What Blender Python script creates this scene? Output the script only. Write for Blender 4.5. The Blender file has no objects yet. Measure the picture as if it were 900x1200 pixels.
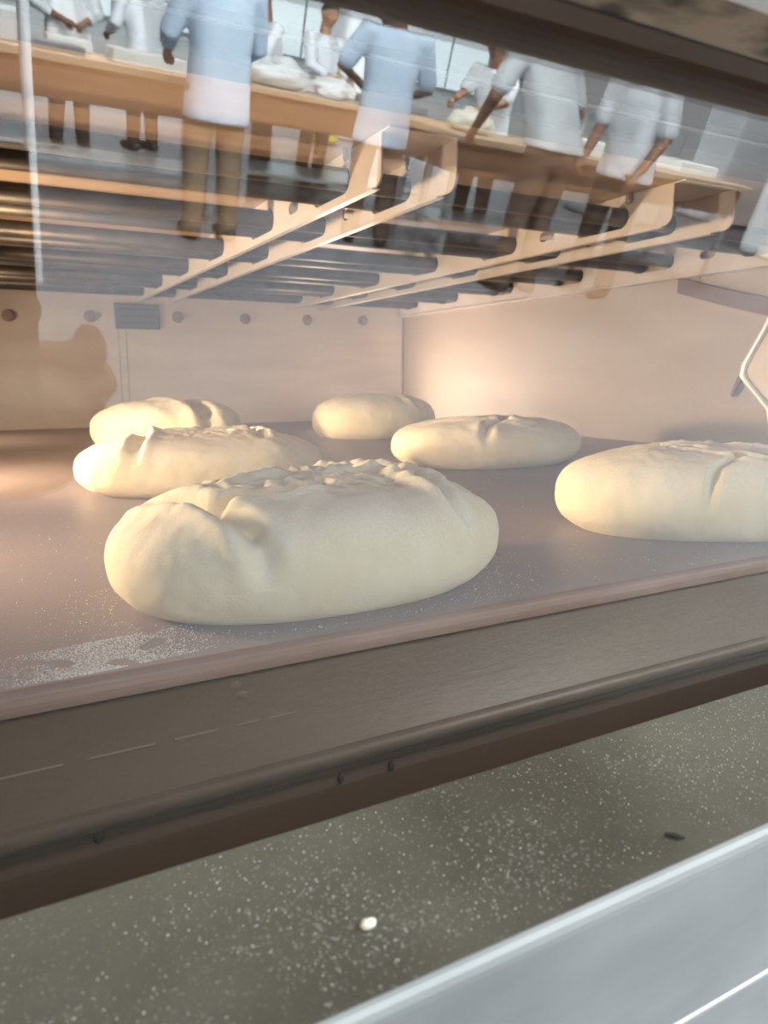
import bpy, bmesh, math, random
from mathutils import Vector, Matrix, Euler, noise
random.seed(7)
C = bpy.context.scene.collection
PI = math.pi
R = math.radians
EYE = 1.12                     # height of the lens above the bakery floor; all places below are given from the lens

# ------------------------------------------------------------------ helpers
class MB:
    def __init__(s): s.v = []; s.f = []
    def add(s, vs, fs):
        b = len(s.v); s.v += [Vector(p) for p in vs]; s.f += [tuple(i + b for i in f) for f in fs]
    def box(s, x0, x1, y0, y1, z0, z1, bev=0.0):
        bm = bmesh.new(); bmesh.ops.create_cube(bm, size=1)
        for v in bm.verts:
            v.co = Vector(((x0+x1)/2 + v.co.x*(x1-x0), (y0+y1)/2 + v.co.y*(y1-y0), (z0+z1)/2 + v.co.z*(z1-z0)))
        if bev: bmesh.ops.bevel(bm, geom=bm.edges[:], offset=bev, segments=3, affect='EDGES', profile=.5)
        s.frombm(bm)
    def frombm(s, bm, M=None):
        bm.verts.index_update()
        s.add([(M @ v.co) if M else v.co.copy() for v in bm.verts], [tuple(v.index for v in f.verts) for f in bm.faces]); bm.free()
    def loft(s, rings):
        n = len(rings[0]); vs = [p for r in rings for p in r]; fs = []
        for i in range(len(rings)-1):
            for j in range(n):
                k = (j+1) % n
                fs.append((i*n+j, i*n+k, (i+1)*n+k, (i+1)*n+j))
        fs.append(tuple(range(n))[::-1]); fs.append(tuple((len(rings)-1)*n + j for j in range(n)))
        s.add(vs, fs)
    def tube(s, pts, rad, seg=12, round_ends=True, flat=1.0):
        pts = [Vector(p) for p in pts]
        if not isinstance(rad, (list, tuple)): rad = [rad]*len(pts)
        P = []; Q = []
        d0 = (pts[1]-pts[0]).normalized(); d1 = (pts[-1]-pts[-2]).normalized()
        if round_ends:
            for a in (80, 55, 28): P.append(pts[0]-d0*rad[0]*math.sin(R(a))); Q.append(rad[0]*math.cos(R(a)))
        P += pts; Q += list(rad)
        if round_ends:
            for a in (28, 55, 80): P.append(pts[-1]+d1*rad[-1]*math.sin(R(a))); Q.append(rad[-1]*math.cos(R(a)))
        up = None; rings = []
        for i, p in enumerate(P):
            t = (P[min(i+1, len(P)-1)]-P[max(i-1, 0)]).normalized()
            if up is None:
                up = Vector((0, 0, 1)) if abs(t.z) < .9 else Vector((0, 1, 0))
            up = (up - t*up.dot(t)).normalized(); sd = t.cross(up)
            rings.append([p + (sd*math.cos(2*PI*j/seg) + up*flat*math.sin(2*PI*j/seg))*Q[i] for j in range(seg)])
        s.loft(rings)
    def ellip(s, c, r, nu=20, nv=14, M=None, fn=None):
        rings = []
        for i in range(nv+1):
            t = PI*(i+.02)/(nv+.04); ring = []
            for j in range(nu):
                u = 2*PI*j/nu
                n = Vector((math.sin(t)*math.cos(u), math.sin(t)*math.sin(u), math.cos(t)))
                p = Vector((n.x*r[0], n.y*r[1], n.z*r[2]))
                if fn: p = fn(n, p)
                if M: p = M @ p
                ring.append(p + Vector(c))
            rings.append(ring)
        s.loft(rings)
    def mesh(s, name, smooth=False):
        me = bpy.data.meshes.new(name); me.from_pydata([tuple(p) for p in s.v], [], s.f)
        bm = bmesh.new(); bm.from_mesh(me); bmesh.ops.recalc_face_normals(bm, faces=bm.faces[:]); bm.to_mesh(me); bm.free()
        if smooth: me.polygons.foreach_set('use_smooth', [True]*len(me.polygons))
        return me
    def build(s, name, mat, parent=None, smooth=False, local=False, remesh=0, relax=0):
        """links the collected shapes as ONE mesh object; coordinates are from the lens unless local"""
        if not local:
            off = Vector((0, 0, EYE)) if parent is None else Vector((0, 0, EYE)) - parent_loc(parent)
            s.v = [p + off for p in s.v]
        me = s.mesh(name, smooth)
        o = bpy.data.objects.new(name, me); C.objects.link(o)
        if remesh:
            m = o.modifiers.new('r', 'REMESH'); m.mode = 'VOXEL'; m.voxel_size = remesh
            if relax:
                k = o.modifiers.new('s', 'SMOOTH'); k.iterations = relax; k.factor = .5
            dg = bpy.context.evaluated_depsgraph_get(); dg.update()
            me2 = bpy.data.meshes.new_from_object(o.evaluated_get(dg)); o.modifiers.clear(); o.data = me2
            me2.name = name
            me2.polygons.foreach_set('use_smooth', [True]*len(me2.polygons))
        o.data.materials.clear(); o.data.materials.append(mat)
        if parent: o.parent = parent
        return o
def parent_loc(p):
    l = Vector((0, 0, 0))
    while p: l += p.location; p = p.parent
    return l
def tag(o, label=None, cat=None, group=None, kind=None):
    if label: o['label'] = label
    if cat: o['category'] = cat
    if group: o['group'] = group
    if kind: o['kind'] = kind
    return o
def thing(name, loc, label, cat, group=None, rz=0):
    o = bpy.data.objects.new(name, None); C.objects.link(o); o.empty_display_size = .05
    o.location = (loc[0], loc[1], loc[2]+EYE); o.rotation_euler = (0, 0, rz)
    return tag(o, label, cat, group)
def struct(o, label=None, cat=None): return tag(o, label, cat, None, 'structure')

# ------------------------------------------------------------------ materials
def mat(name, col, rough=.6, metal=0.0, spec=.5, noise_amt=0, noise_scale=20, col2=None, bump=0, bump_scale=60, stretch=None,
        emit=None, emit_s=0, lo=.35, hi=.65):
    m = bpy.data.materials.new(name); m.use_nodes = True; nt = m.node_tree; b = nt.nodes['Principled BSDF']
    b.inputs['Base Color'].default_value = (*col, 1); b.inputs['Roughness'].default_value = rough
    b.inputs['Metallic'].default_value = metal; b.inputs['Specular IOR Level'].default_value = spec
    tc = nt.nodes.new('ShaderNodeTexCoord'); mp = nt.nodes.new('ShaderNodeMapping')
    nt.links.new(tc.outputs['Object'], mp.inputs['Vector'])
    if stretch: mp.inputs['Scale'].default_value = stretch
    if col2:
        n = nt.nodes.new('ShaderNodeTexNoise'); n.inputs['Scale'].default_value = noise_scale; n.inputs['Detail'].default_value = 6
        r = nt.nodes.new('ShaderNodeValToRGB'); r.color_ramp.elements[0].position = lo; r.color_ramp.elements[1].position = hi
        r.color_ramp.elements[0].color = (*col, 1); r.color_ramp.elements[1].color = (*col2, 1)
        nt.links.new(mp.outputs[0], n.inputs['Vector']); nt.links.new(n.outputs['Fac'], r.inputs[0]); nt.links.new(r.outputs[0], b.inputs['Base Color'])
    if bump:
        n = nt.nodes.new('ShaderNodeTexNoise'); n.inputs['Scale'].default_value = bump_scale; n.inputs['Detail'].default_value = 4
        k = nt.nodes.new('ShaderNodeBump'); k.inputs['Strength'].default_value = bump; k.inputs['Distance'].default_value = .002
        nt.links.new(mp.outputs[0], n.inputs['Vector']); nt.links.new(n.outputs['Fac'], k.inputs['Height']); nt.links.new(k.outputs[0], b.inputs['Normal'])
    if emit:
        b.inputs['Emission Color'].default_value = (*emit, 1); b.inputs['Emission Strength'].default_value = emit_s
    return m

def speckled(name, base, base2, flour, scale, thr, rough=.6, big=6, metal=0.0, spec=.4):
    """a worn surface with fine flour specks, thicker in drifts"""
    m = bpy.data.materials.new(name); m.use_nodes = True; nt = m.node_tree; b = nt.nodes['Principled BSDF']; L = nt.links.new
    tc = nt.nodes.new('ShaderNodeTexCoord')
    n1 = nt.nodes.new('ShaderNodeTexNoise'); n1.inputs['Scale'].default_value = big; n1.inputs['Detail'].default_value = 5
    n2 = nt.nodes.new('ShaderNodeTexNoise'); n2.inputs['Scale'].default_value = scale; n2.inputs['Detail'].default_value = 3
    n3 = nt.nodes.new('ShaderNodeTexNoise'); n3.inputs['Scale'].default_value = big*1.7; n3.inputs['Detail'].default_value = 3
    for n in (n1, n2, n3): L(tc.outputs['Object'], n.inputs['Vector'])
    r1 = nt.nodes.new('ShaderNodeValToRGB'); r1.color_ramp.elements[0].position = .35; r1.color_ramp.elements[1].position = .65
    r1.color_ramp.elements[0].color = (*base, 1); r1.color_ramp.elements[1].color = (*base2, 1)
    L(n1.outputs['Fac'], r1.inputs[0])
    ad = nt.nodes.new('ShaderNodeMath'); ad.operation = 'MULTIPLY_ADD'; ad.inputs[1].default_value = .35; L(n3.outputs['Fac'], ad.inputs[0]); L(n2.outputs['Fac'], ad.inputs[2])
    r2 = nt.nodes.new('ShaderNodeMapRange'); r2.inputs[1].default_value = thr; r2.inputs[2].default_value = thr+.12; r2.inputs[4].default_value = .8
    L(ad.outputs[0], r2.inputs[0])
    mx = nt.nodes.new('ShaderNodeMix'); mx.data_type = 'RGBA'; L(r2.outputs[0], mx.inputs[0]); L(r1.outputs[0], mx.inputs[6]); mx.inputs[7].default_value = (*flour, 1)
    L(mx.outputs[2], b.inputs['Base Color']); b.inputs['Roughness'].default_value = rough; b.inputs['Metallic'].default_value = metal
    b.inputs['Specular IOR Level'].default_value = spec
    k = nt.nodes.new('ShaderNodeBump'); k.inputs['Strength'].default_value = .25; k.inputs['Distance'].default_value = .001
    L(n2.outputs['Fac'], k.inputs['Height']); L(k.outputs[0], b.inputs['Normal'])
    return m

def glass_mat():
    m = bpy.data.materials.new('coated oven glass'); m.use_nodes = True; nt = m.node_tree; nt.nodes.clear(); L = nt.links.new
    out = nt.nodes.new('ShaderNodeOutputMaterial'); tr = nt.nodes.new('ShaderNodeBsdfTransparent'); gl = nt.nodes.new('ShaderNodeBsdfGlossy')
    gl.inputs['Roughness'].default_value = 0.0
    fr = nt.nodes.new('ShaderNodeLayerWeight'); fr.inputs['Blend'].default_value = .5
    pw = nt.nodes.new('ShaderNodeMath'); pw.operation = 'POWER'; pw.inputs[1].default_value = 5
    ad = nt.nodes.new('ShaderNodeMath'); ad.operation = 'ADD'; ad.inputs[1].default_value = GLASS_COAT; ad.use_clamp = True
    mx = nt.nodes.new('ShaderNodeMixShader'); L(fr.outputs['Facing'], pw.inputs[0]); L(pw.outputs[0], ad.inputs[0]); L(ad.outputs[0], mx.inputs[0])
    L(tr.outputs[0], mx.inputs[1]); L(gl.outputs[0], mx.inputs[2]); L(mx.outputs[0], out.inputs['Surface'])
    return m
GLASS_COAT = .075

def dough_mat():
    m = bpy.data.materials.new('proofed dough'); m.use_nodes = True; nt = m.node_tree; b = nt.nodes['Principled BSDF']; L = nt.links.new
    tc = nt.nodes.new('ShaderNodeTexCoord'); geo = nt.nodes.new('ShaderNodeNewGeometry')
    n1 = nt.nodes.new('ShaderNodeTexNoise'); n1.inputs['Scale'].default_value = 22; n1.inputs['Detail'].default_value = 5
    n2 = nt.nodes.new('ShaderNodeTexNoise'); n2.inputs['Scale'].default_value = 620; n2.inputs['Detail'].default_value = 4
    for n in (n1, n2): L(tc.outputs['Object'], n.inputs['Vector'])
    r1 = nt.nodes.new('ShaderNodeValToRGB'); r1.color_ramp.elements[0].position = .3; r1.color_ramp.elements[1].position = .7
    r1.color_ramp.elements[0].color = (.82, .71, .47, 1); r1.color_ramp.elements[1].color = (.87, .78, .56, 1)
    L(n1.outputs['Fac'], r1.inputs[0])
    # flour lies where the dough faces up
    sx = nt.nodes.new('ShaderNodeSeparateXYZ'); L(geo.outputs['Normal'], sx.inputs[0])
    a = nt.nodes.new('ShaderNodeMath'); a.operation = 'MULTIPLY_ADD'; a.inputs[1].default_value = .45; L(sx.outputs[2], a.inputs[0]); L(n2.outputs['Fac'], a.inputs[2])
    a2 = nt.nodes.new('ShaderNodeMath'); a2.operation = 'MULTIPLY_ADD'; a2.inputs[1].default_value = .5; L(n1.outputs['Fac'], a2.inputs[0]); L(a.outputs[0], a2.inputs[2])
    r2 = nt.nodes.new('ShaderNodeMapRange'); r2.inputs[1].default_value = .85; r2.inputs[2].default_value = 1.40; r2.inputs[4].default_value = .8
    L(a2.outputs[0], r2.inputs[0])
    mx = nt.nodes.new('ShaderNodeMix'); mx.data_type = 'RGBA'; L(r2.outputs[0], mx.inputs[0]); L(r1.outputs[0], mx.inputs[6]); mx.inputs[7].default_value = (.90, .87, .80, 1)
    L(mx.outputs[2], b.inputs['Base Color']); b.inputs['Roughness'].default_value = .75; b.inputs['Specular IOR Level'].default_value = .25
    k = nt.nodes.new('ShaderNodeBump'); k.inputs['Strength'].default_value = .3; k.inputs['Distance'].default_value = .0006
    L(n2.outputs['Fac'], k.inputs['Height']); L(k.outputs[0], b.inputs['Normal'])
    return m

M = dict(
    dough=dough_mat(), glass=glass_mat(),
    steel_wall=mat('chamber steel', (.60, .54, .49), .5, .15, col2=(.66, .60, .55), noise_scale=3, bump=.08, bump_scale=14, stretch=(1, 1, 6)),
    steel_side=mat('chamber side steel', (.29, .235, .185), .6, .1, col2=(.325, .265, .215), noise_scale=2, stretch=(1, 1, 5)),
    roof=mat('heat tinted roof steel', (.36, .255, .175), .5, .1, col2=(.41, .30, .215), noise_scale=5, stretch=(1, 4, 1)),
    bracket=mat('tan bracket steel', (.57, .52, .49), .4, .3, col2=(.51, .46, .43), noise_scale=12),
    rod=mat('dark heating rod', (.05, .042, .038), .45, .5, col2=(.08, .065, .055), noise_scale=25),
    bolt=mat('bolt steel', (.34, .27, .23), .45, .5),
    vent=mat('vent dark', (.13, .12, .13), .5, .2),
    deck=speckled('stone baking deck', (.235, .19, .188), (.275, .225, .222), (.6, .56, .54), 420, .88, .42, 5),
    deck_edge=mat('browned deck edge', (.24, .15, .11), .5, .1, col2=(.30, .20, .16), noise_scale=14, stretch=(1, 3, 3)),
    apron=mat('browned apron steel', (.125, .086, .060), .45, .15, col2=(.155, .11, .078), noise_scale=6, stretch=(1, 3, 3), bump=.1, bump_scale=90),
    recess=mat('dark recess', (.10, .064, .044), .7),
    ledge=speckled('floured steel ledge', (.066, .060, .044), (.13, .122, .094), (.30, .29, .26), 700, .80, .5, 9, .15),
    front=mat('satin front steel', (.20, .21, .21), .38, .3, col2=(.27, .275, .27), noise_scale=9, stretch=(1, 1, 3)),
    seam_soft=mat('soft seam', (.42, .37, .33), .6), glint_dash=mat('faint scratch', (.24, .19, .15), .5), seam=mat('dark seam', (.10, .09, .085), .6),
    retainer=mat('dark glass retainer', (.05, .033, .026), .6, .1, col2=(.065, .045, .036), noise_scale=30),
    hood=mat('scorched hood steel', (.035, .027, .018), .6, .1, col2=(.34, .26, .18), noise_scale=26, lo=.40, hi=.54, stretch=(1, 1.8, 1)),
    hood_front=mat('bright hood steel', (.75, .76, .76), .35, .3),
    lintel=mat('dark lintel', (.075, .055, .045), .5, .2, col2=(.10, .075, .06), noise_scale=9),
    edge_glint=mat('bright bead', (.6, .58, .55), .3, .6),
    shell=mat('oven shell', (.25, .25, .25), .5, .4),
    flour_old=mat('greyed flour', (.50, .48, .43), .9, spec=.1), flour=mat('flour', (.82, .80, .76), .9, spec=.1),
    crumb=mat('dried dough', (.80, .76, .62), .8), burnt=mat('burnt crumb', (.02, .018, .015), .8),
    brown_bar=mat('brown bar', (.11, .05, .03), .5, .2), pale_plate=mat('pale plate', (.50, .43, .37), .45, .2), pale_bar=mat('pale bar', (.78, .74, .70), .35, .4),
    lampglass=mat('lamp glass', (1, .8, .5), .4, emit=(1, .72, .40), emit_s=6), lampbody=mat('lamp body', (.3, .28, .25), .4, .6),
    tile=mat('bakery floor tile', (.145, .145, .16), .45, col2=(.175, .175, .19), noise_scale=1.2),
    bwall=mat('bakery wall', (.70, .76, .75), .7, col2=(.78, .83, .82), noise_scale=.8),
    wood=mat('worktable wood', (.40, .30, .20), .45, col2=(.47, .36, .25), noise_scale=5, stretch=(1, 8, 8)),
    woodd=mat('dark table panel', (.12, .065, .04), .5, col2=(.17, .095, .06), noise_scale=5, stretch=(1, 8, 8)),
    steel=mat('kitchen steel', (.55, .57, .58), .3, .7), white=mat('white enamel', (.8, .81, .82), .4),
    shirt=mat('white chef cloth', (.80, .82, .84), .8, col2=(.74, .77, .80), noise_scale=9, bump=.3, bump_scale=14),
    shirtb=mat('pale blue cloth', (.60, .71, .82), .8, col2=(.54, .66, .79), noise_scale=9, bump=.3, bump_scale=14),
    shirtg=mat('light grey cloth', (.62, .64, .64), .8, col2=(.56, .58, .59), noise_scale=9, bump=.3, bump_scale=14),
    apronw=mat('white apron cloth', (.82, .82, .82), .8),
    dark=mat('dark trousers', (.035, .028, .026), .8), tan=mat('tan trousers', (.24, .165, .105), .8), brown=mat('brown trousers', (.11, .07, .05), .8),
    skin=mat('brown skin', (.22, .105, .06), .5), skin2=mat('tan skin', (.36, .19, .115), .5),
    hair=mat('black hair', (.012, .01, .01), .6), cap=mat('dark cap', (.02, .02, .025), .7), orange=mat('orange cap', (.45, .12, .05), .7),
    shoe=mat('dark shoes', (.02, .02, .02), .5), eye=mat('eye', (.03, .02, .015), .2),
    jacket=mat('dark brown jacket', (.035, .022, .016), .85), phone=mat('dark phone', (.012, .012, .014), .35), lens=mat('phone lens glass', (.01, .01, .012), .1),
    paper=mat('white paper', (.8, .8, .78), .8), yellow=mat('yellow plastic', (.65, .50, .10), .5), slate=mat('slate tray', (.20, .22, .25), .5),
    frame=mat('window frame', (.35, .38, .39), .5), daylight=mat('daylit window', (.8, .9, .9), .5, emit=(.80, .95, 1.0), emit_s=4),
)

# ------------------------------------------------------------------ the oven chamber (the setting)
XL, XR, YB, ZD, ZT = -.32, 1.312, 2.30, -.15, .268       # left wall, right wall, back wall, deck, roof
m = MB(); m.box(XL-.04, XR+.04, YB, YB+.04, ZD-.2, ZT+.05)
wb = struct(m.build('wall_back', M['steel_wall']), 'pale grey rear wall of the oven chamber', 'wall')
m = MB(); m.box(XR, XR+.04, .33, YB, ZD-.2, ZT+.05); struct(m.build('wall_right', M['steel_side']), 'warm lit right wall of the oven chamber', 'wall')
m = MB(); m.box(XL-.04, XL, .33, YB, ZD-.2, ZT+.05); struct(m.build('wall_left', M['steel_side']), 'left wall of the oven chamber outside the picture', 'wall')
m = MB(); m.box(XL, XR, .36, YB, ZT, ZT+.05); struct(m.build('ceiling', M['roof']), 'brown heat tinted steel roof above the heating rods', 'ceiling')
# deck slab with a rounded front edge
m = MB(); prof = [(YB, ZD), (.380, ZD)] + [(.380-.008*math.sin(R(a)), ZD-.008+.008*math.cos(R(a))) for a in (15, 30, 45, 60, 75, 90)] + [(.372, ZD-.03), (YB, ZD-.03)]
m.loft([[Vector((x, y, z)) for y, z in prof] for x in (XL, XR)])
dk = struct(m.build('baking_deck', M['deck']), 'grey stone baking deck under the loaves', 'oven deck')
m = MB(); e = [(.3795, ZD+.0006)] + [(.380-.0092*math.sin(R(a)), ZD-.008+.0092*math.cos(R(a))) for a in (15, 30, 45, 60, 75, 90)] + [(.3708, ZD-.0105), (.3725, ZD-.0105), (.3725, ZD-.008), (.377, ZD-.002)]
m.loft([[Vector((x, y, z)) for y, z in e] for x in (XL, XR)]); m.build('edge_strip', M['deck_edge'], dk)
# rear wall fittings
for px, pz in ((.075, .160), (.283, .166), (.531, .172), (.740, .175), (.950, .178), (1.153, .183), (-.14, .156), (-.36, .152)):
    m = MB()
    for r0, y0, y1 in ((.017, YB-.004, YB+.001), (.012, YB-.012, YB-.003)):
        m.tube([(px, y1, pz), (px, y0, pz)], r0, 18 if r0 > .015 else 6, round_ends=False)
    m.build('bolt', M['bolt'], wb)
m = MB(); m.box(.350, .476, YB-.010, YB+.001, .134, .206, .003); vt = m.build('vent_plate', M['vent'], wb)
m = MB()
for z in (.150, .170, .190): m.box(.362, .464, YB-.0125, YB-.0095, z-.003, z+.003)
m.build('vent_slot', M['seam'], vt)
for x in (.357, .378):
    m = MB(); m.box(x-.0012, x+.0012, YB-.0012, YB+.001, -.149, .134); m.build('panel_seam', M['seam_soft'], wb)
m = MB(); m.box(XR-.005, XR-.0005, YB-.006, YB-.0005, ZD+.001, ZT-.001); m.build('corner_joint', M['bolt'], wb)

# lintel inside the door and a pale strip added as the glass edge reflection
m = MB(); m.box(XL, XR, .335, .36, .133, ZT+.05, .003); li = struct(m.build('lintel', M['lintel']), 'dark inner lintel along the top of the oven mouth', 'lintel')
m = MB(); m.box(XL, XR, .3335, .3355, .146, .1475); m.build('edge_glint', M['edge_glint'], li)

# ------------------------------------------------------------------ deck front, ledge, hood
ap = thing('deck_front_plate', (.3, .36, -.26), 'brown steel plate below the front edge of the baking deck', 'panel')
m = MB(); prof = [(.3655, -.1610), (.3655, -.215)] + [(.3655-.006*math.sin(R(a)), -.221+.006*math.cos(R(a))) for a in (0, 40, 80, 120, 160, 180)] + [(.3715, -.227), (.3715, -.1610)]
m.loft([[Vector((x, y, z)) for y, z in prof] for x in (XL, XR)]); m.build('plate', M['apron'], ap, True)
for x0, x1 in ((-.05, .018), (.030, .062), (.072, .095), (.105, .118), (.124, .14)):
    m = MB(); m.box(x0, x1, .3648, .3656, -.1875, -.1867); m.build('glint_dash', M['glint_dash'], ap)  # pale dashes painted in for faint reflections on the plate
SPOTS = []
for x, z, s in ((.032, -.2335, .0032), (.17, -.240, .0022), (.205, -.241, .0022)):
    m = MB(); m.ellip((x, .3716, z), (s, .0018, s*1.6), 10, 8); SPOTS.append(m)

lg = thing('loading_ledge', (.3, .2, -EYE), 'flour dusted steel loading ledge in front of the oven glass', 'oven ledge')
m = MB()
prof = [(.157+.006*(1-math.sin(R(a))), -.181+.006*math.cos(R(a))) for a in (90, 70, 50, 30, 10, 0)]
prof = [(.157, -.2415)] + [(.163-.006*math.sin(R(a)), -.181+.006*math.cos(R(a))) for a in (90, 70, 50, 30, 10, 0)]
top = [(.1608, -.1752), (.2455, -.1750), (.247, -.1765), (.247, -.30), (.240, -.30), (.240, -.186), (.1608, -.186)]
m.loft([[Vector((x, y, z)) for y, z in top] for x in (XL, XR)]); m.build('top_plate', M['ledge'], lg)
fp = [(.157, -.2405)] + [(.1632-.0062*math.sin(R(a)), -.1810+.0062*math.cos(R(a))) for a in (90, 72, 54, 36, 20)] + [(.1606, -.1765), (.1606, -.2405)]
m = MB(); m.loft([[Vector((x, y, z)) for y, z in fp] for x in (XL, XR)]); m.build('front_panel', M['front'], lg)
m = MB(); m.box(XL, XR, .1565, .170, -.2425, -.2408, .0004); m.build('seam_trim', M['pale_bar'], lg)
m = MB(); m.box(XL, XR, .157, .162, -EYE, -.2430, .0015); m.build('lower_panel', M['front'], lg)
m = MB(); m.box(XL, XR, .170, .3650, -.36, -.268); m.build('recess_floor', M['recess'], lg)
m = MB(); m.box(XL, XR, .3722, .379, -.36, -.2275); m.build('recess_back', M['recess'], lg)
for m in SPOTS: m.build('burnt_spot', M['burnt'], lg, True)

hd = thing('oven_hood', (.3, .17, .105), 'scorched brown steel hood over the top of the oven glass', 'oven hood')
rim = [(.1915, .1050), (.1777, .1030), (.1777, .150), (.1915, .150)]
m = MB(); m.loft([[Vector((x, y, z)) for y, z in rim] for x in (XL, XR)]); m.build('glass_retainer', M['retainer'], hd)
un = [(.1774, .1036), (.1520, .1032), (.1520, .20), (.1774, .20)]
m = MB(); m.loft([[Vector((x, y, z)) for y, z in un] for x in (XL, XR)]); m.build('underside', M['hood'], hd)
m = MB(); m.box(XL, XR, .1440, .1518, .1000, .42, .002); m.build('front_lip', M['hood_front'], hd)
m = MB(); m.box(XL, XR, .1955, .3345, .152, .42); m.build('hood_body', M['retainer'], hd)

# the door: a coated pane leaning towards the room
TILT = R(11.5)
def pane_pt(u, w): return Vector((0, .25 - w*math.sin(TILT) + u*math.cos(TILT), -.177 + w*math.cos(TILT) + u*math.sin(TILT)))
dr = thing('glazed_oven_front', (.3, .26, -.26), 'leaning glass oven door reflecting the bakery behind', 'oven door')
m = MB(); q = [pane_pt(.004, -.05), pane_pt(.008, -.05), pane_pt(.008, .300), pane_pt(.004, .300)]
m.loft([[Vector((x, p.y, p.z)) for p in q] for x in (XL+.002, XR-.002)]); m.build('glass_pane', M['glass'], dr)
m = MB(); q = [pane_pt(.0, -.075), pane_pt(.012, -.075), pane_pt(.012, -.0505), pane_pt(.0, -.0505)]
m.loft([[Vector((x, p.y, p.z)) for p in q] for x in (XL+.002, XR-.002)]); m.build('bottom_rail', M['retainer'], dr)

# outer shell left and right of the mouth
for x0, x1, n in ((XL-.3, XL, 'left'), (XR, XR+.3, 'right')):
    m = MB(); m.box(x0, x1-.0005 if n == 'left' else x1, .157, .33, -.5, .42)
    struct(m.build('wall_jamb_'+n, M['shell']), 'steel jamb %s of the oven mouth' % n, 'wall')
m = MB(); m.box(XL-.3, XR+.3, .335, YB+.05, ZT+.055, ZT+.12); struct(m.build('trim_1', M['shell']), 'steel cover over the oven', 'trim')
m = MB(); m.box(XL-.04, XR+.04, .385, YB, ZD-.5, ZD-.032); struct(m.build('trim_2', M['shell']), 'steel body under the baking deck', 'trim')

# ------------------------------------------------------------------ heating rods and their slotted brackets
SLOTS = [(.857, .972), (1.125, 1.240), (1.393, 1.508), (1.661, 1.776), (1.929, 2.044), (2.165, 2.262)]
HOLES = [(1.025, 1.062)]
ZR = .237
def slot_loop(y0, y1, r, zc=ZR):
    pts = []
    for a in range(-90, 91, 18): pts.append((y1-r+r*math.cos(R(a)), zc+r*math.sin(R(a))))
    for a in range(90, 271, 18): pts.append((y0+r+r*math.cos(R(a)), zc+r*math.sin(R(a))))
    return pts
def slotted_plate(x, th, y0, y1, z0, z1):
    bm = bmesh.new(); ed = []
    rr = .016
    out = [(y1, z0), (y1, z1), (y0, z1)] + [(y0+rr-rr*math.cos(R(a)), z0+rr-rr*math.sin(R(a))) for a in range(0, 91, 15)]
    for lp in [out] + [slot_loop(a, b, .0165) for a, b in SLOTS if a > y0] + [slot_loop(a, b, .008) for a, b in HOLES]:
        vs = [bm.verts.new((x, p[0], p[1])) for p in lp]
        ed += [bm.edges.new((vs[i], vs[(i+1) % len(vs)])) for i in range(len(vs))]
    r = bmesh.ops.triangle_fill(bm, edges=ed, use_beauty=True)
    fs = [g for g in r['geom'] if isinstance(g, bmesh.types.BMFace)]
    e = bmesh.ops.extrude_face_region(bm, geom=fs)
    for v in [g for g in e['geom'] if isinstance(g, bmesh.types.BMVert)]: v.co.x += th
    mb = MB(); mb.frombm(bm); return mb
def bracket(xa, xb, label):
    t = thing('rod_bracket', ((xa+xb)/2, .76, .211), label, 'oven bracket', 'slotted brackets under the oven roof')
    slotted_plate(xa, .0022, .775, YB-.01, .211, .2655).build('side_plate', M['bracket'], t)
    slotted_plate(xb, .0022, .755, YB-.01, .211, .2655).build('side_plate', M['bracket'], t)
    m = MB(); m.box(xa-.0002, xb+.0024, .755, YB-.01, .2656, .2675); m.build('top_web', M['bracket'], t)
    for x in (xa, xb):
        m = MB(); m.box(x-.004, x+.0062, .79, YB-.01, .2088, .2109, .0006); m.build('bottom_rim', M['bracket'], t)
    for y, x in ((.90, xa), (.90, xb)):
        m = MB(); m.tube([(x-.006, .853, .2655), (x-.006, .853, .257)], .0045, 10); m.build('stud', M['bolt'], t)
bracket(.413, .500, 'left of the two slotted U-shaped brackets hanging from the oven roof')
bracket(.880, .985, 'right one of the two slotted U-shaped brackets hanging from the oven roof')
t = thing('wall_rod_bracket', (1.29, .5, .2), 'single slotted plate carrying the rods along the right oven wall', 'oven bracket', 'slotted brackets under the oven roof')
slotted_plate(1.292, .0022, .48, YB-.01, .203, .2655).build('side_plate', M['bracket'], t)
m = MB(); m.box(1.288, 1.3115, .48, YB-.01, .1985, .2025, .001); m.build('bottom_rim', M['bracket'], t)
m = MB(); m.box(1.2945, 1.3115, .48, YB-.01, .2600, .2650, .001); m.build('top_rim', M['bracket'], t)
WHERE = ['dark heating rod pair nearest the oven glass', 'second dark heating rod pair from the oven glass', 'third dark heating rod pair from the oven glass',
         'third dark heating rod pair from the rear oven wall', 'second dark heating rod pair from the rear oven wall', 'dark heating rod pair nearest the rear oven wall']
for i, (a, b) in enumerate(SLOTS):
    r = .0135; y0, y1 = a+.0025+r, b-.0025-r
    m = MB(); m.tube([(XL+.01, y0, ZR), (1.305, y0, ZR)], r, 16, round_ends=False); m.tube([(XL+.01, y1, ZR), (1.305, y1, ZR)], r, 16, round_ends=False)
    pts = [(XL+.012, y0, ZR), (XL+.012, y1, ZR)]; m.tube(pts, r*.98, 12)
    tag(m.build('heating_rod', M['rod'], smooth=True), WHERE[i] + ' under the roof', 'heating rod', 'heating rods under the oven roof')

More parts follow.
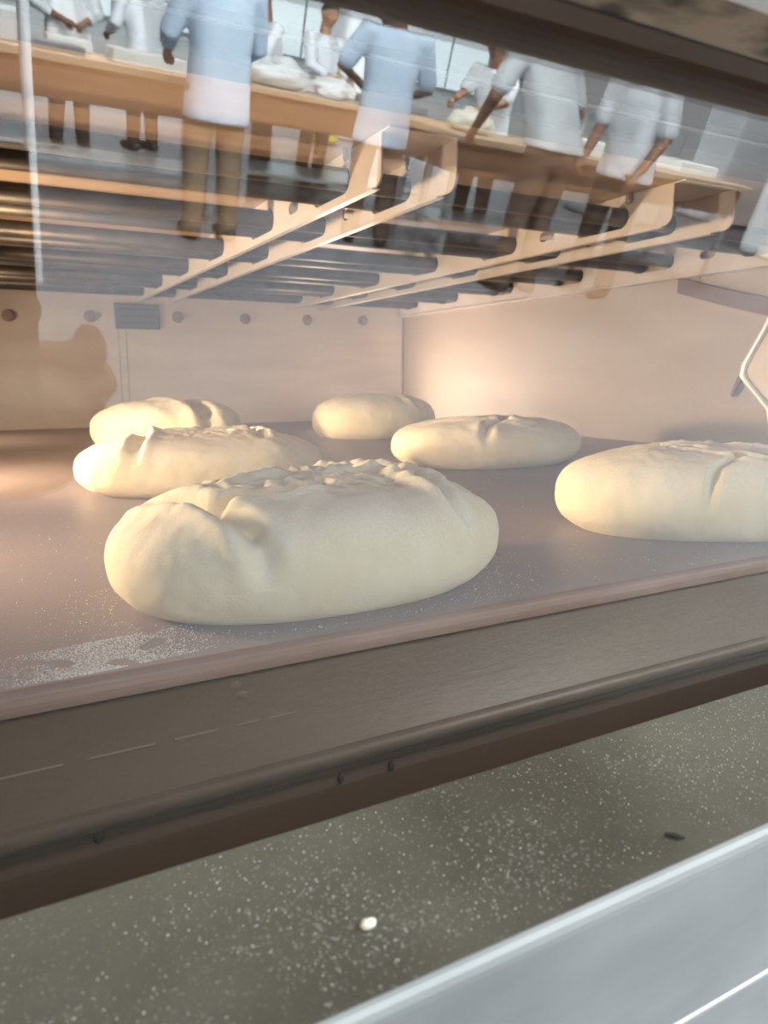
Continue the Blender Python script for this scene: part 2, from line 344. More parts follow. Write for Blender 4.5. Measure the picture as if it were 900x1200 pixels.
# shapes added by the right wall for a brown and a pale reflection
m = MB()
ln = [Vector((1.306, 1.12, .186)), Vector((1.306, 1.00, .150)), Vector((1.306, .88, .118)), Vector((1.306, .70, .070))]
rings = []
for p in ln: rings.append([p + Vector((dx, 0, dz)) for dx, dz in ((-.004, -.016), (.0055, -.016), (.0055, .016), (-.004, .016))])
m.loft(rings); tag(m.build('brown_reflection', M['brown_bar']), 'brown sloping bar on the right oven wall standing in for a reflection', 'reflection bar')
t = thing('pale_reflection', (1.2, .93, -.08), 'pale bent arm added for a reflection at the right picture edge', 'reflection arm')
m = MB(); m.tube([(1.262, .845, .150), (1.262, .872, .105), (1.262, .898, .055), (1.262, .918, .018), (1.262, .920, .0), (1.262, .900, -.022), (1.262, .876, -.045), (1.262, .860, -.060), (1.262, .853, -.085)], .0055, 12); m.build('rod', M['pale_bar'], t, True)
m = MB(); m.loft([[Vector((x, y, z)) for y, z in ((.915, .012), (.84, .15), (.76, .15), (.76, -.09), (.853, -.085), (.876, -.047), (.902, -.02))] for x in (1.266, 1.272)]); m.build('web_plate', M['pale_plate'], t)
for y, z in ((.80, .136), (.80, -.05)):
    m = MB(); m.tube([(1.270, y, z), (1.3125, y, z)], .012, 14, round_ends=False); m.build('wall_stud', M['bolt'], t)
m = MB(); m.tube([(1.30, .952, -.006), (1.30, .965, -.036)], .006, 10); m.build('brown_pin', M['brown_bar'], t, True)

# the lamp on the left wall
t = thing('oven_lamp', (XL+.02, 1.18, .03), 'round oven lamp on the left chamber wall', 'oven lamp')
m = MB(); m.tube([(XL-.0005, 1.18, .02), (XL+.025, 1.18, .02)], .045, 24, round_ends=False); m.build('lamp_body', M['lampbody'], t)
m = MB(); m.ellip((XL+.026, 1.18, .02), (.02, .038, .038), 20, 12); m.build('lamp_glass', M['lampglass'], t, True)

# ------------------------------------------------------------------ loaves
def sg(v, e): return math.copysign(abs(v)**e, v)
def seg_dist(p, a, b):
    ab = (b[0]-a[0], b[1]-a[1]); L2 = ab[0]**2+ab[1]**2
    t = max(0, min(1, ((p[0]-a[0])*ab[0]+(p[1]-a[1])*ab[1])/L2))
    q = (a[0]+ab[0]*t, a[1]+ab[1]*t); d = math.hypot(p[0]-q[0], p[1]-q[1])
    side = (p[0]-q[0])*ab[1]-(p[1]-q[1])*ab[0]
    return d, (1 if side > 0 else -1), t
def loaf(cx, cy, a, b, h, rot, cuts, label, seed, rough=0, lump=.6):
    """cuts: (points in half-length units, depth, width, lip height on the right-hand side)"""
    NU, NV = 300, 120; tmax = R(128); zb = sg(math.cos(tmax), .82)
    rings = []
    for i in range(NV+1):
        t = tmax*(i/NV)**.9; rho = max(1e-4, math.sin(t))**.80; z0 = (sg(math.cos(t), .82)-zb)/(1-zb); ring = []
        for j in range(NU):
            u = 2*PI*j/NU
            x = rho*sg(math.cos(u), .88); y = rho*sg(math.sin(u), .88)
            p = Vector((a*x, b*y, h*z0))
            nrm = Vector((x/a, y/b, (z0-.35)/h*1.5)).normalized()
            q = Vector((x*3+seed*7.1, y*2+seed*3.3, z0*1.2))
            d = lump*(.0042*noise.noise(q) + .002*noise.noise(q*2.3) + .0008*noise.noise(q*6))
            if z0 > .3:
                tw = min(1, (z0-.3)/.25)
                for pts, dep, wd, lip in cuts:
                    best = (9, 1, 0); nseg = len(pts)-1
                    for k in range(nseg):
                        s_ = seg_dist((x*a, y*a*.62), (pts[k][0]*a, pts[k][1]*a*.62), (pts[k+1][0]*a, pts[k+1][1]*a*.62))
                        if s_[0] < best[0]: best = (s_[0], s_[1], (k+s_[2])/nseg)
                    dd, sd, tt = best; taper = min(1, 5*min(tt, 1-tt)+.35)
                    wob = 1+.35*noise.noise(Vector((x*9+seed, y*9, 2.2)))
                    d -= tw*dep*wob*taper*math.exp(-(dd/wd)**2)
                    if sd > 0: d += tw*lip*wob*taper*math.exp(-((dd-wd*1.5)/(wd*1.1))**2)
                    else: d += tw*lip*.35*taper*math.exp(-((dd-wd*1.8)/(wd*1.3))**2)
                if rough:
                    band = math.exp(-(((x-.05)/.62)**4)-((y-.05)/.55)**4)*tw
                    d += rough*band*(noise.noise(Vector((x*11, y*9, seed)))*.0036 + noise.noise(Vector((x*27, y*20, seed+5)))*.0022)
            if z0 < .12:
                d *= z0/.12
            p += nrm*d
            p.z = max(0, p.z)
            ring.append(p)
        rings.append(ring)
    m = MB(); m.loft(rings)
    o = m.build('bread_dough_loaf', M['dough'], smooth=True, local=True)
    o.location = (cx, cy, ZD+EYE+.0003); o.rotation_euler = (0, 0, R(rot))
    return tag(o, label, 'bread dough', 'unbaked loaves on the oven deck')
H = [([(-.62, -.75), (-.50, -.25), (-.42, .55)], .010, .0085, .006), ([(.40, -.55), (.46, 0), (.40, .6)], .009, .0075, .006), ([(-.45, .15), (0, .22), (.42, .15)], .006, .007, .004)]
loaf(.200, .476, .143, .086, .081, 0, [([(-.78, .15), (-.60, -.35), (-.44, -.95)], .0150, .0065, .0055), ([(-.60, -.35), (-.25, -.42), (-.05, -.30)], .009, .0055, .004), ([(.12, .6), (.42, .05), (.55, -.75)], .011, .006, .0075), ([(.30, .55), (.62, .1), (.72, -.4)], .007, .005, .006),
      ([(-.5, .05), (-.1, .2), (.3, .15)], .006, .006, .005)], 'large unbaked loaf nearest the oven glass with floured rough cuts on top', 1, 1)
loaf(.256, .995, .165, .100, .077, -2, H, 'unbaked loaf with a long cut on top just behind the largest loaf', 2, .8)
loaf(.337, 1.587, .155, .105, .100, 0, [([(-.02, .9), (.10, .2), (.34, -.6), (.40, -.9)], .024, .018, .006)], 'smooth two-humped loaf at the back left, partly hidden by another loaf', 3)
loaf(.860, 1.65, .164, .112, .105, 4, [([(.0, .8), (.12, .1), (.36, -.45), (.42, -.75)], .014, .011, .006)], 'small pale loaf farthest back beside the rear wall corner', 4)
loaf(.772, 1.051, .177, .118, .080, 0, [([(-.60, .10), (-.3, -.25), (-.05, -.48), (.14, -.70)], .010, .0075, .004), ([(-.05, -.45), (-.28, -.58), (-.45, -.85)], .008, .0075, .003), ([(-.03, -.42), (.12, -.15), (.28, .10)], .012, .0075, .005)],
     'flat round loaf with a star shaped cut in front of the back right loaf', 5)
loaf(.621, .487, .145, .084, .083, -30, [([(-.42, .25), (-.10, -.25), (.12, -.58), (.52, -.86)], .009, .0042, .0025), ([(.10, -.56), (-.08, -.78), (-.20, -1.02)], .006, .004, .001), ([(-.3, .5), (.2, .1), (.6, -.3)], .003, .005, .003)],
     'loaf cut off by the right picture edge with a forked slash on top', 6, .4)

# ------------------------------------------------------------------ flour, crumbs and a glare patch made of grains
def grains(n, pick, rmin, rmax, seed):
    rnd = random.Random(seed); m = MB(); c = 0
    while c < n:
        p = pick(rnd)
        if p is None: continue
        r = rmin + (rmax-rmin)*rnd.random()**3
        k = [(1, 0, 0), (-1, 0, 0), (0, 1, 0), (0, -1, 0), (0, 0, 1), (0, 0, -1)]
        vs = [Vector(p) + Vector(q)*r*(.7+.6*rnd.random()) + Vector((0, 0, r*.5)) for q in k]
        m.add(vs, [(0, 2, 4), (2, 1, 4), (1, 3, 4), (3, 0, 4), (2, 0, 5), (1, 2, 5), (3, 1, 5), (0, 3, 5)]); c += 1
    return m
def on_ledge(r):
    x = -.1+.62*r.random(); y = .168+.076*r.random()
    w = .5+.9*noise.noise(Vector((x*14, y*22, 1.5))) + (.6 if x > .25 and y > .195 else 0) + (.25 if x < .05 else 0)
    return (x, y, -.1750) if r.random() < w*.8 else None
tag(grains(4500, on_ledge, .00012, .00046, 3).build('flour_dust', M['flour_old']), 'white flour grains scattered over the steel ledge', 'flour', kind='stuff')
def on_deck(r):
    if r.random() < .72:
        x = r.gauss(.045, .022); y = .383+.048*r.random()**1.3+.1*(x-.045)  # dense grains at the left stand in for a glare on the deck
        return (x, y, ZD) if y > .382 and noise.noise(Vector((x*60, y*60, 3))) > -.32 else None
    if r.random() < .5:
        u = 2*PI*r.random(); k = 1+.35*r.random()**2
        x = .2+.14*k*math.cos(u); y = .476+.085*k*math.sin(u)
    else:
        x = -.1+.9*r.random(); y = .388+.5*r.random()**1.5
    return (x, y, ZD) if y > .388 else None
tag(grains(9000, on_deck, .00016, .00055, 4).build('deck_flour_and_glare', M['flour']), 'white flour dusting round the largest loaf, with grains for a deck glare', 'flour', kind='stuff')
m = MB(); m.ellip((.094, .1855, -.1735), (.0028, .0019, .0016), 12, 8, fn=lambda n, p: p*(1+.35*noise.noise(n*2.3))); tag(m.build('dough_crumb', M['crumb'], smooth=True), 'single pale dough crumb on the steel ledge', 'crumb')
m = MB(); m.tube([(.2165, .1735, -.1738), (.2185, .1712, -.1736), (.2208, .1688, -.1738)], [.0007, .0011, .0006], 8); tag(m.build('burnt_crumb', M['burnt'], smooth=True), 'thin black burnt sliver on the steel ledge', 'crumb')

# ------------------------------------------------------------------ the bakery behind the lens, seen in the glass
FZ = -EYE
m = MB(); m.box(-8, 16, -19, 3, FZ-.1, FZ); struct(m.build('floor', M['tile']), 'pale tiled bakery floor reflected in the glass', 'floor')
m = MB(); m.box(-8, 16, -19.2, -19, FZ, 2.6); struct(m.build('wall_bakery', M['bwall']), 'far bakery wall reflected in the glass', 'wall')
for i, (x0, x1) in enumerate(((-1.0, 1.6), (2.2, 4.8), (5.6, 8.2), (9.0, 12.6))):
    m = MB(); m.box(x0-.08, x1+.08, -18.99, -18.93, -.1, 2.0); w = struct(m.build('window_%d' % (i+1), M['frame']), 'bright bakery window number %d along the far wall' % (i+1), 'window')
    m = MB()
    n = 3
    for k in range(n):
        a = x0+(x1-x0)*k/n+.03; b = x0+(x1-x0)*(k+1)/n-.03; m.box(a, b, -18.93, -18.915, -.02, 1.92)
    m.build('pane', M['daylight'], w)

def worktable(x0, x1, y1, y0, label, top='wood', panel=.22, h=.86, rz=0):
    t = thing('worktable', ((x0+x1)/2, (y0+y1)/2, FZ), label, 'table', 'bakery worktables', 0)
    m = MB(); m.box(x0, x1, y0, y1, FZ+h, FZ+h+.05, .006); m.build('tabletop', M[top], t)
    m = MB(); m.box(x0+.06, x1-.06, y0+.06, y1-.06, FZ+h-panel, FZ+h-.0005); m.build('apron_panel', M['woodd'], t)
    for sx in (x0+.09, x1-.09):
        for sy in (y0+.09, y1-.09):
            m = MB(); m.box(sx-.03, sx+.03, sy-.03, sy+.03, FZ+.0, FZ+h-panel-.0005, .004); m.build('leg', M['steel'], t)
    m = MB(); m.box(x0+.13, x1-.13, y0+.13, y1-.13, FZ+.22, FZ+.25, .004); m.build('lower_shelf', M['steel'], t)
worktable(-2.2, 1.75, -5.5, -6.5, 'long wooden worktable with white trays, leftmost of the three tables')
worktable(2.05, 4.05, -6.2, -7.2, 'middle wooden worktable heaped with white cloths')
worktable(3.25, 6.6, -4.75, -5.75, 'near wooden worktable where a person leans, on dark panels')
TT = FZ+.91
def boxy(name, x, y, w, d, h, mt, label, cat, group=None, z=TT):
    m = MB(); m.box(x-w/2, x+w/2, y-d/2, y+d/2, z+.0005, z+h, min(w, d, h)*.12)
    return tag(m.build(name, M[mt]), label, cat, group)
def heap(name, x, y, r, h, mt, label, cat, seed, group=None, z=TT):
    m = MB(); m.ellip((x, y, z+h*.42), (r[0], r[1], h*.6), 28, 18, fn=lambda n, p: Vector((p.x, p.y, max(-h*.42, p.z)))*(1+.0) + n*.25*h*noise.noise(n*2.2+Vector((seed, 0, 0))) if n.z > -.3 else Vector((p.x, p.y, max(-h*.415, p.z))))
    return tag(m.build(name, M[mt], smooth=True), label, cat, group)
heap('cloth_heap', 2.45, -6.55, (.28, .2), .22, 'paper', 'large crumpled white cloth heap on the middle worktable', 'cloth', 1)
heap('cloth_heap', 3.05, -6.7, (.2, .18), .15, 'paper', 'small crumpled white cloth beside the larger heap on the worktable', 'cloth', 4)
boxy('dough_tray', 3.68, -6.75, .6, .4, .07, 'slate', 'dark slate tray on the middle worktable', 'tray')
boxy('paper_box', 1.22, -5.85, .5, .35, .09, 'paper', 'flat white paper box on the long worktable', 'box')
boxy('white_crate', .15, -6.0, .55, .4, .20, 'paper', 'pale crate on the long worktable', 'crate')
boxy('flour_bin', 4.75, -5.15, .45, .4, .12, 'paper', 'low white tub on the near worktable', 'tub')
boxy('paper_box', 6.1, -5.2, .5, .4, .10, 'paper', 'flat white box at the far end of the near worktable', 'box')
heap('dough_mound', 3.65, -5.25, (.2, .16), .16, 'crumb', 'pale dough mound on the near worktable', 'dough', 9)
for i, (x, y, w_, c) in enumerate(((-.9, -5.85, .5, 'paper'), (-.35, -5.75, .3, 'apronw'), (.62, -5.85, .36, 'slate'), (.75, -6.25, .3, 'paper'), (1.58, -6.3, .2, 'apronw'))):
    boxy('baking_tray', x, y, w_, .3, .05+.03*(i % 2), c, ('white tray at the left end of the long worktable', 'small white tray beside the end tray on the long worktable', 'dark slate tray midway along the long worktable',
         'white tray at the back edge of the long worktable', 'white cloth bundle by the tall blue-shirted person on the worktable')[i], 'tray', 'trays on the long worktable')
heap('dough_mound', 2.87, -6.33, (.11, .09), .09, 'apronw', 'small white dough ball before the cloth heaps', 'dough', 12)
heap('dough_mound', 3.40, -6.36, (.13, .09), .10, 'crumb', 'pale dough mound in front of the small cloth on the middle worktable', 'dough', 15)
boxy('mixer_block', 8.2, -8.2, 1.2, .9, 1.25, 'steel', 'large steel mixer standing past the tables', 'mixer', z=FZ)
boxy('storage_cabinet', 9.9, -6.4, 1.1, .8, 1.9, 'white', 'tall white cabinet at the far side of the bakery', 'cabinet', z=FZ)
boxy('storage_cabinet', 6.6, -13.5, 1.5, .8, 2.1, 'white', 'tall white cabinet behind the orange-capped person', 'cabinet', z=FZ)
boxy('storage_cabinet', 12.0, -9.5, 1.4, .8, 2.2, 'white', 'tall white cabinet at the far right of the reflection', 'cabinet', z=FZ)
boxy('storage_cabinet', -1.0, -14, 1.6, .8, 1.8, 'white', 'wide white cabinet before the far bakery wall', 'cabinet', z=FZ)
boxy('yellow_bin', 5.3, -12.3, .5, .5, 1.25, 'yellow', 'yellow bin standing behind the middle worktable', 'bin', z=FZ)
t = thing('shelf_rack', (4.2, -15.5, FZ), 'dark shelf rack before the far bakery windows', 'shelf rack')
for x in (3.2, 5.2):
    for y in (-15.8, -15.2):
        m = MB(); m.box(x-.03, x+.03, y-.03, y+.03, FZ, 1.5); m.build('post', M['frame'], t)
for z in (FZ+.4, FZ+1.0, FZ+1.5, FZ+2.0, FZ+2.5):
    m = MB(); m.box(3.16, 5.24, -15.84, -15.16, z, z+.04); m.build('shelf', M['frame'], t)
m = MB(); m.tube([(.28, -3.6, FZ+.0), (.28, -3.6, 1.4)], .025, 12, round_ends=False); tag(m.build('steel_post', M['white']), 'slim white post standing at the left of the reflection', 'post')

# ------------------------------------------------------------------ people
def V(*a): return Vector(a)
def hand_shape(mb, wrist, d, nrm, curl=.5, s=1.0, flip=1):
    """palm, four unequal fingers and a thumb; d points from wrist to fingers, nrm out of the palm"""
    d = Vector(d).normalized(); nrm = (Vector(nrm)-d*Vector(nrm).dot(d)).normalized(); sd = d.cross(nrm)*flip
    W = Vector(wrist)
    mb.tube([W-d*.015*s, W+d*.03*s, W+d*.075*s], [.024*s, .030*s, .034*s], 12, flat=1.0)
    for k, (o, L) in enumerate(((-.030, .070), (-.010, .080), (.010, .075), (.029, .058))):
        p = W + d*.070*s + sd*o*s; q = [p-d*.02*s]; ang = .15
        dd = d.copy()
        for fr in (.42, .33, .25):
            ax = d.cross(nrm); dd = (Matrix.Rotation(-curl*(.9 if fr < .42 else .6)-.05, 3, ax.normalized()) @ dd)
            if dd.dot(nrm) < d.dot(nrm)-1.5: pass
            q.append(q[-1] + dd*L*fr*s + (d*.02*s if fr == .42 else Vector()))
        mb.tube(q, [.0098*s, .0095*s, .0088*s, .0074*s], 10)
    p = W + d*.02*s - sd*.024*s
    mb.tube([p, p + (d*.55-sd*.75+nrm*.2).normalized()*.035*s, p + (d*.55-sd*.75+nrm*.2).normalized()*.035*s + (d*.85-sd*.3+nrm*.4).normalized()*.045*s], [.013*s, .0115*s, .0085*s], 10)

def head_shape(mb, c, Rm):
    def fn(n, p):
        q = p.copy()
        if n.z < 0: q.x *= 1-.28*n.z*n.z; q.y *= 1-.12*n.z*n.z
        f = max(0, n.y)
        q.y += .026*math.exp(-((n.x/.16)**2)-((n.z+.12)/.17)**2)*f           # nose
        q.y -= .010*f*(math.exp(-(((abs(n.x)-.36)/.17)**2)-((n.z-.06)/.11)**2))   # eye sockets
        q.y += .006*math.exp(-((n.x/.3)**2)-((n.z+.52)/.09)**2)*f - .004*math.exp(-((n.x/.3)**2)-((n.z+.50)/.03)**2)*f   # lips
        q.y += .010*math.exp(-((n.x/.3)**2)-((n.z+.85)/.16)**2)              # chin
        return q
    mb.ellip(c, (.076, .096, .118), 40, 30, M=Rm, fn=fn)
    for s in (-1, 1):
        mb.ellip(Vector(c)+Rm @ Vector((s*.077, -.012, -.008)), (.012, .022, .034), 12, 10, M=Rm)

def person(loc, rz, label, shirt, trousers, arms, skin='skin', lean=0, head=(0, 0), sleeve=.45, hem=.80, apron=False, cap=None, hair=True, scale=1.0, shoulders=.195,
           belly=1.0, vox=.010, hsc=.95, hdir=None, side=0, hands=(.5, .5), palms=((0, 1, 0), (0, 1, 0)), hip=None, stance=.10, group='people in the bakery', feet=None):
    t = thing('person', (loc[0], loc[1], FZ), label, 'person', group, rz); t.scale = (scale,)*3
    L = R(lean); u = V(math.sin(R(side)), math.sin(L), math.cos(L)).normalized(); f = V(0, math.cos(L), -math.sin(L)); r = V(1, 0, 0)
    pel = Vector(hip) if hip else V(0, -.10*math.sin(L), .93)
    sp = lambda k, w=0: pel + u*k + f*w
    sh = [sp(.46)+r*s*shoulders for s in (-1, 1)]
    ank = [V(s*stance*1.25, 0, .08) for s in (-1, 1)] if not feet else [Vector(q) for q in feet]
    hp = [pel+r*s*.09-V(0, 0, .03) for s in (-1, 1)]
    kn = [(hp[i]+ank[i])*.5+V(0, .03, .02) for i in (0, 1)]
    body = MB()
    body.tube([sp(-.05), sp(.12), sp(.30), sp(.44), sp(.50)], [.13, .115, .135, .10, .055], 18)
    body.tube([sp(.45), sp(.60)], [.062, .056], 14)
    for i in (0, 1):
        body.tube([sp(.43), sh[i], arms[i][0], arms[i][1]], [.07, .056, .043, .028], 14)
        d = (Vector(arms[i][1])-Vector(arms[i][0])).normalized() if not (hdir and not i) else Vector(hdir)
        hand_shape(body, arms[i][1], d, palms[i], hands[i], hsc if not i else min(1, hsc), 1 if i else -1)
        body.tube([hp[i], kn[i], ank[i]], [.085, .056, .042], 14)
        body.tube([ank[i]-V(0, .02, .04), ank[i]+V(0, .13, -.045)], [.035, .03], 10)
    Hm = Euler((R(-head[0]-lean*.6), 0, R(head[1]))).to_matrix()
    hc = sp(.57)+Hm @ V(0, .02, .115)
    head_shape(body, hc, Hm)
    body.build('body', M[skin], t, True, local=True, remesh=vox, relax=2)
    for s in (-1, 1):
        e = MB(); e.ellip(hc+Hm @ V(s*.029, .082, .008), (.011, .007, .007), 10, 8, M=Hm); e.build('eye', M['eye'], t, True, local=True)
    # shirt
    m = MB(); n = 24; rings = []
    k0 = hem-.93
    for k, w, dp in ((k0, .205, .15*belly), (k0+.02, .205, .155*belly), (.0, .190, .145*belly), (.14, .182, .135*belly), (.28, .195, .135), (.38, .195, .125), (.44, .165, .105), (.485, .10, .085), (.50, .075, .07)):
        if k < k0+.02 and k != k0: continue
        c = sp(k) if k > 0 else pel + V(0, 0, k)
        U = u if k > 0 else V(0, 0, 1); F = f if k > 0 else V(0, 1, 0)
        rings.append([c + r*w*sg(math.cos(2*PI*j/n), .85) + F*dp*sg(math.sin(2*PI*j/n), .85)*(1+.05*math.sin(5*2*PI*j/n+k*9)*(k < .1)) for j in range(n)])
    m.loft(rings)
    for i in (0, 1):
        e0, w0 = Vector(arms[i][0]), Vector(arms[i][1])
        pts = [sp(.42)+r*(i*2-1)*.1, sh[i]-u*.005]; rd = [.085, .078]
        if sleeve <= .5: pts.append(sh[i].lerp(e0, .45+sleeve*.8)); rd.append(.070)
        else: pts += [e0, e0.lerp(w0, min(.95, (sleeve-.5)*2))]; rd += [.062, .050]
        m.tube(pts, rd, 16)
    m.build('shirt', M[shirt], t, True, local=True, remesh=.012, relax=3)
    # trousers
    m = MB(); rings = []
    for z, w, dp in ((.03, .178, .128), (-.05, .190, .142), (-.12, .188, .14)):
        rings.append([pel+V(0, 0, z)+r*w*math.cos(2*PI*j/n)+V(0, 1, 0)*dp*math.sin(2*PI*j/n) for j in range(n)])
    m.loft(rings)
    for i in (0, 1): m.tube([hp[i]-V(0, 0, .03), kn[i], ank[i]+V(0, 0, .0)], [.108, .080, .066], 16)
    m.build('trousers', M[trousers], t, True, local=True, remesh=.012, relax=3)
    for i in (0, 1):
        m = MB(); a = ank[i]; m.tube([V(a.x, a.y-.045, .046), V(a.x, a.y+.06, .048), V(a.x, a.y+.16, .038)], [.044, .046, .036], 14); m.build('shoe', M['shoe'], t, True, local=True)
    if apron:
        m = MB(); rings = []
        for k, w in ((-.42, .24), (-.2, .23), (.0, .215), (.2, .19), (.34, .12)):
            c = (sp(k) if k > 0 else pel+V(0, 0, k)); F = f if k > 0 else V(0, 1, 0)
            arc = [c + r*w*math.sin(a)*1.0 + F*(.172+.012*(k < 0))*math.cos(a*.8) for a in [(-1.2+2.4*j/12) for j in range(13)]]
            arc2 = [c + r*w*math.sin(a)*.97 + F*(.164+.012*(k < 0))*math.cos(a*.8) for a in [(1.2-2.4*j/12) for j in range(13)]]
            rings.append(arc+arc2)
        m.loft(rings); m.build('apron', M['apronw'], t, True, local=True)
    if cap or hair:
        m = MB()
        def hf(n_, p):
            lim = -.35 if n_.y < .1 else .38
            return p*(1.0 if n_.z > lim else .86)
        m.ellip(hc+Hm @ V(0, -.008, .012), (.083, .100, .117), 32, 24, M=Hm, fn=hf); m.build('hair', M['hair'], t, True, local=True)
    if cap:
        m = MB(); m.ellip(hc+Hm @ V(0, -.004, .055), (.090, .108, .085), 28, 18, M=Hm, fn=lambda n_, p: Vector((p.x, p.y, max(-.012, p.z))))
        m.ellip(hc+Hm @ V(0, .105, .045), (.070, .065, .010), 20, 10, M=Hm); m.build('cap', M[cap], t, True, local=True)
    return t
# arms: ((elbow, wrist) left x<0, (elbow, wrist) right x>0) in the person's own frame, facing +y
person((.95, -8.1), R(-8), 'person in a light grey shirt with hands clasped before a white apron', 'shirtg', 'dark', ((V(-.27, .04, 1.14), V(-.08, .24, 1.06)), (V(.27, .04, 1.14), V(.08, .24, 1.05))), sleeve=.75, apron=True, palms=((1, 0, 0), (-1, 0, 0)))
person((1.72, -8.5), R(150), 'person in a loose white shirt and dark trousers leaning one arm on a table', 'shirt', 'dark', ((V(-.33, .06, 1.18), V(-.42, .25, .98)), (V(.27, .10, 1.12), V(.18, .32, 1.02))), sleeve=.85, lean=8, hem=.84)
person((1.46, -4.8), R(172), 'tall person in a long pale blue shirt and tan trousers, back turned', 'shirtb', 'tan', ((V(-.28, .08, 1.12), V(-.20, .32, 1.02)), (V(.28, .08, 1.12), V(.20, .32, 1.02))), sleeve=.75, hem=.70, scale=1.04)
person((2.75, -7.75), R(75), 'person in a dark peaked cap and white coat looking down at the cloths', 'shirt', 'dark', ((V(-.22, .18, 1.15), V(-.12, .40, 1.05)), (V(.22, .18, 1.15), V(.12, .40, 1.05))), sleeve=.8, lean=6, head=(18, 0), cap='cap', scale=.98)
person((3.35, -7.8), R(-20), 'bareheaded person in a white coat facing us behind the middle worktable', 'shirt', 'dark', ((V(-.25, .12, 1.14), V(-.12, .34, 1.06)), (V(.25, .12, 1.14), V(.12, .34, 1.06))), sleeve=.8, head=(10, 0), skin='skin2', scale=.98)
person((2.79, -5.1), R(200), 'person in a long white-blue shirt with elbow out, back turned, dark hair', 'shirtb', 'brown', ((V(-.30, .10, 1.10), V(-.16, .30, 1.02)), (V(.34, .02, 1.15), V(.18, .24, 1.06))), sleeve=.45, hem=.70, head=(60, -40), scale=1.03)
person((4.5, -6.25), R(60), 'person in an orange cap and white coat reaching across the worktable', 'shirt', 'brown', ((V(-.20, .25, 1.18), V(-.16, .50, 1.10)), (V(.22, .22, 1.16), V(.10, .48, 1.06))), sleeve=.45, lean=14, head=(15, 10), cap='orange', scale=1.0)
person((3.50, -4.0), R(172), 'broad person in a pale grey shirt bending over the near worktable', 'shirtg', 'brown', ((V(-.36, .16, 1.12), V(-.28, .34, .93)), (V(.40, .16, 1.12), V(.34, .34, .93))), sleeve=.3, lean=22, side=11, head=(75, 0), scale=1.07, shoulders=.225, belly=1.1, hem=.90)
person((4.34, -4.12), R(70), 'person in a white shirt and dark trousers standing sideways, arm hanging', 'shirt', 'dark', ((V(-.22, .10, 1.10), V(-.20, .26, .88)), (V(.25, .04, 1.10), V(.20, .20, .86))), sleeve=.45, hem=.80, lean=12, head=(75, 0), scale=1.06)

# the person taking the picture: dark jacket, holding the phone, standing left of it
ph = person((-.48, -.25), R(-90), 'person in a dark jacket holding up a phone, a dark shape in the glass', 'jacket', 'dark', ((V(-.25, .17, 1.12), V(-.186, .390, .974)), (V(.26, .02, 1.10), V(.25, .12, .84))), sleeve=.93, hdir=(-.10, 1, -.06),
            vox=.005, hsc=1.4, hands=(.62, .5), palms=((-1, 0, 0), (-1, 0, .0)), head=(12, -30))
t = thing('phone', (-.006, -.022, -.10), 'dark phone held upright in front of the photographer', 'phone')
m = MB(); m.box(-.046, .030, -.0235, -.0155, -.135, .022, .0035); m.build('case', M['phone'], t)
m = MB(); m.box(-.012, .014, -.0155, -.0140, -.014, .014, .0006); m.build('camera_bump', M['phone'], t)
m = MB(); m.tube([(0, -.0140, -.004), (0, -.0132, -.004)], .005, 20, round_ends=False); m.build('lens', M['lens'], t)

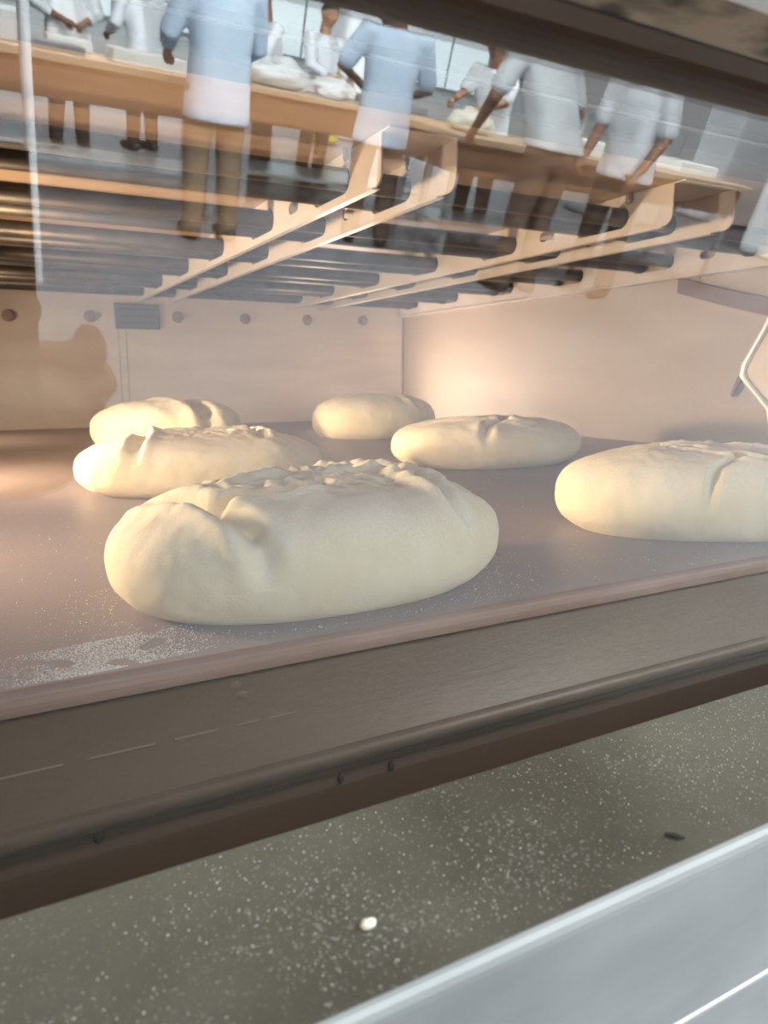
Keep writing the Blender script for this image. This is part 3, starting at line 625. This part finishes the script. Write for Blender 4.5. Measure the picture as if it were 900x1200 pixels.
# ------------------------------------------------------------------ light
def area(name, loc, target, size, energy, col, sy=None, spread=None):
    l = bpy.data.lights.new(name, 'AREA'); l.energy = energy; l.color = col; l.size = size
    if sy: l.shape = 'RECTANGLE'; l.size_y = sy
    if spread: l.spread = spread
    o = bpy.data.objects.new(name, l); C.objects.link(o)
    o.location = (loc[0], loc[1], loc[2]+EYE)
    o.rotation_euler = (Vector(target)-Vector(loc)).to_track_quat('-Z', 'Y').to_euler()
    return o
WARM = (1, .76, .52)
area('oven_lamp_light', (XL+.05, 1.18, -.02), (1.2, 1.25, -.09), .07, 7.4, (1, .745, .48), spread=R(125))
area('added_front_fill', (XL+.05, .70, .01), (.6, .60, -.12), .07, 2.4, WARM, spread=R(110))  # fill added for the nearest loaf and front deck, without a fixture
area('added_back_fill', (XL+.05, 1.95, .0), (1.2, 1.8, -.06), .07, 2.6, WARM, spread=R(130))  # extra light added to reach the back loaf and rear wall
area('added_wall_glow', (1.00, 2.12, -.09), (1.312, 1.65, .08), .12, 4.4, (1, .78, .60))  # bodiless light hidden behind a loaf, added to brighten the right wall
for x, y, e in ((1.2, -4.2, 560), (4.2, -3.2, 560), (1.2, -7.6, 560), (4.6, -7, 560), (8, -6, 500), (2, -13, 1300), (8, -13, 1300), (1.2, -1.4, 75)):
    area('added_room_light', (x, y+1.6*(e > 200), 1.9), (x, y, -.2), 1.6, e, (.88, .97, 1.0), .5)  # unseen overhead lights added to brighten reflected people, floor and far wall
w = bpy.data.worlds.new('daylight'); bpy.context.scene.world = w; w.use_nodes = True
bg = w.node_tree.nodes['Background']; bg.inputs[0].default_value = (.93, .97, 1.0, 1); bg.inputs[1].default_value = 1.7

# ------------------------------------------------------------------ camera
cam = bpy.data.cameras.new('camera'); co = bpy.data.objects.new('camera', cam); C.objects.link(co)
co.location = (0, 0, EYE)
F_PX = 860.0; cam.sensor_fit = 'VERTICAL'; cam.sensor_height = 32; cam.lens = F_PX/1200*32
cam.dof.use_dof = True; cam.dof.focus_distance = .56; cam.dof.aperture_fstop = 11
cam.clip_start = .004; cam.clip_end = 100
pitch = math.atan(160/860); yaw = math.atan(470/math.hypot(860, 160))
fw = Vector((math.sin(yaw)*math.cos(pitch), math.cos(yaw)*math.cos(pitch), -math.sin(pitch)))
co.rotation_euler = fw.to_track_quat('-Z', 'Y').to_euler()
sc = bpy.context.scene; sc.camera = co
sc.view_settings.view_transform = 'Standard'; sc.view_settings.look = 'None'; sc.view_settings.gamma = 1; sc.view_settings.use_curve_mapping = False
sc.view_settings.exposure = 0
sc.cycles.max_bounces = 10; sc.cycles.transparent_max_bounces = 12; sc.cycles.sample_clamp_indirect = 8
sc.cycles.use_denoising = True
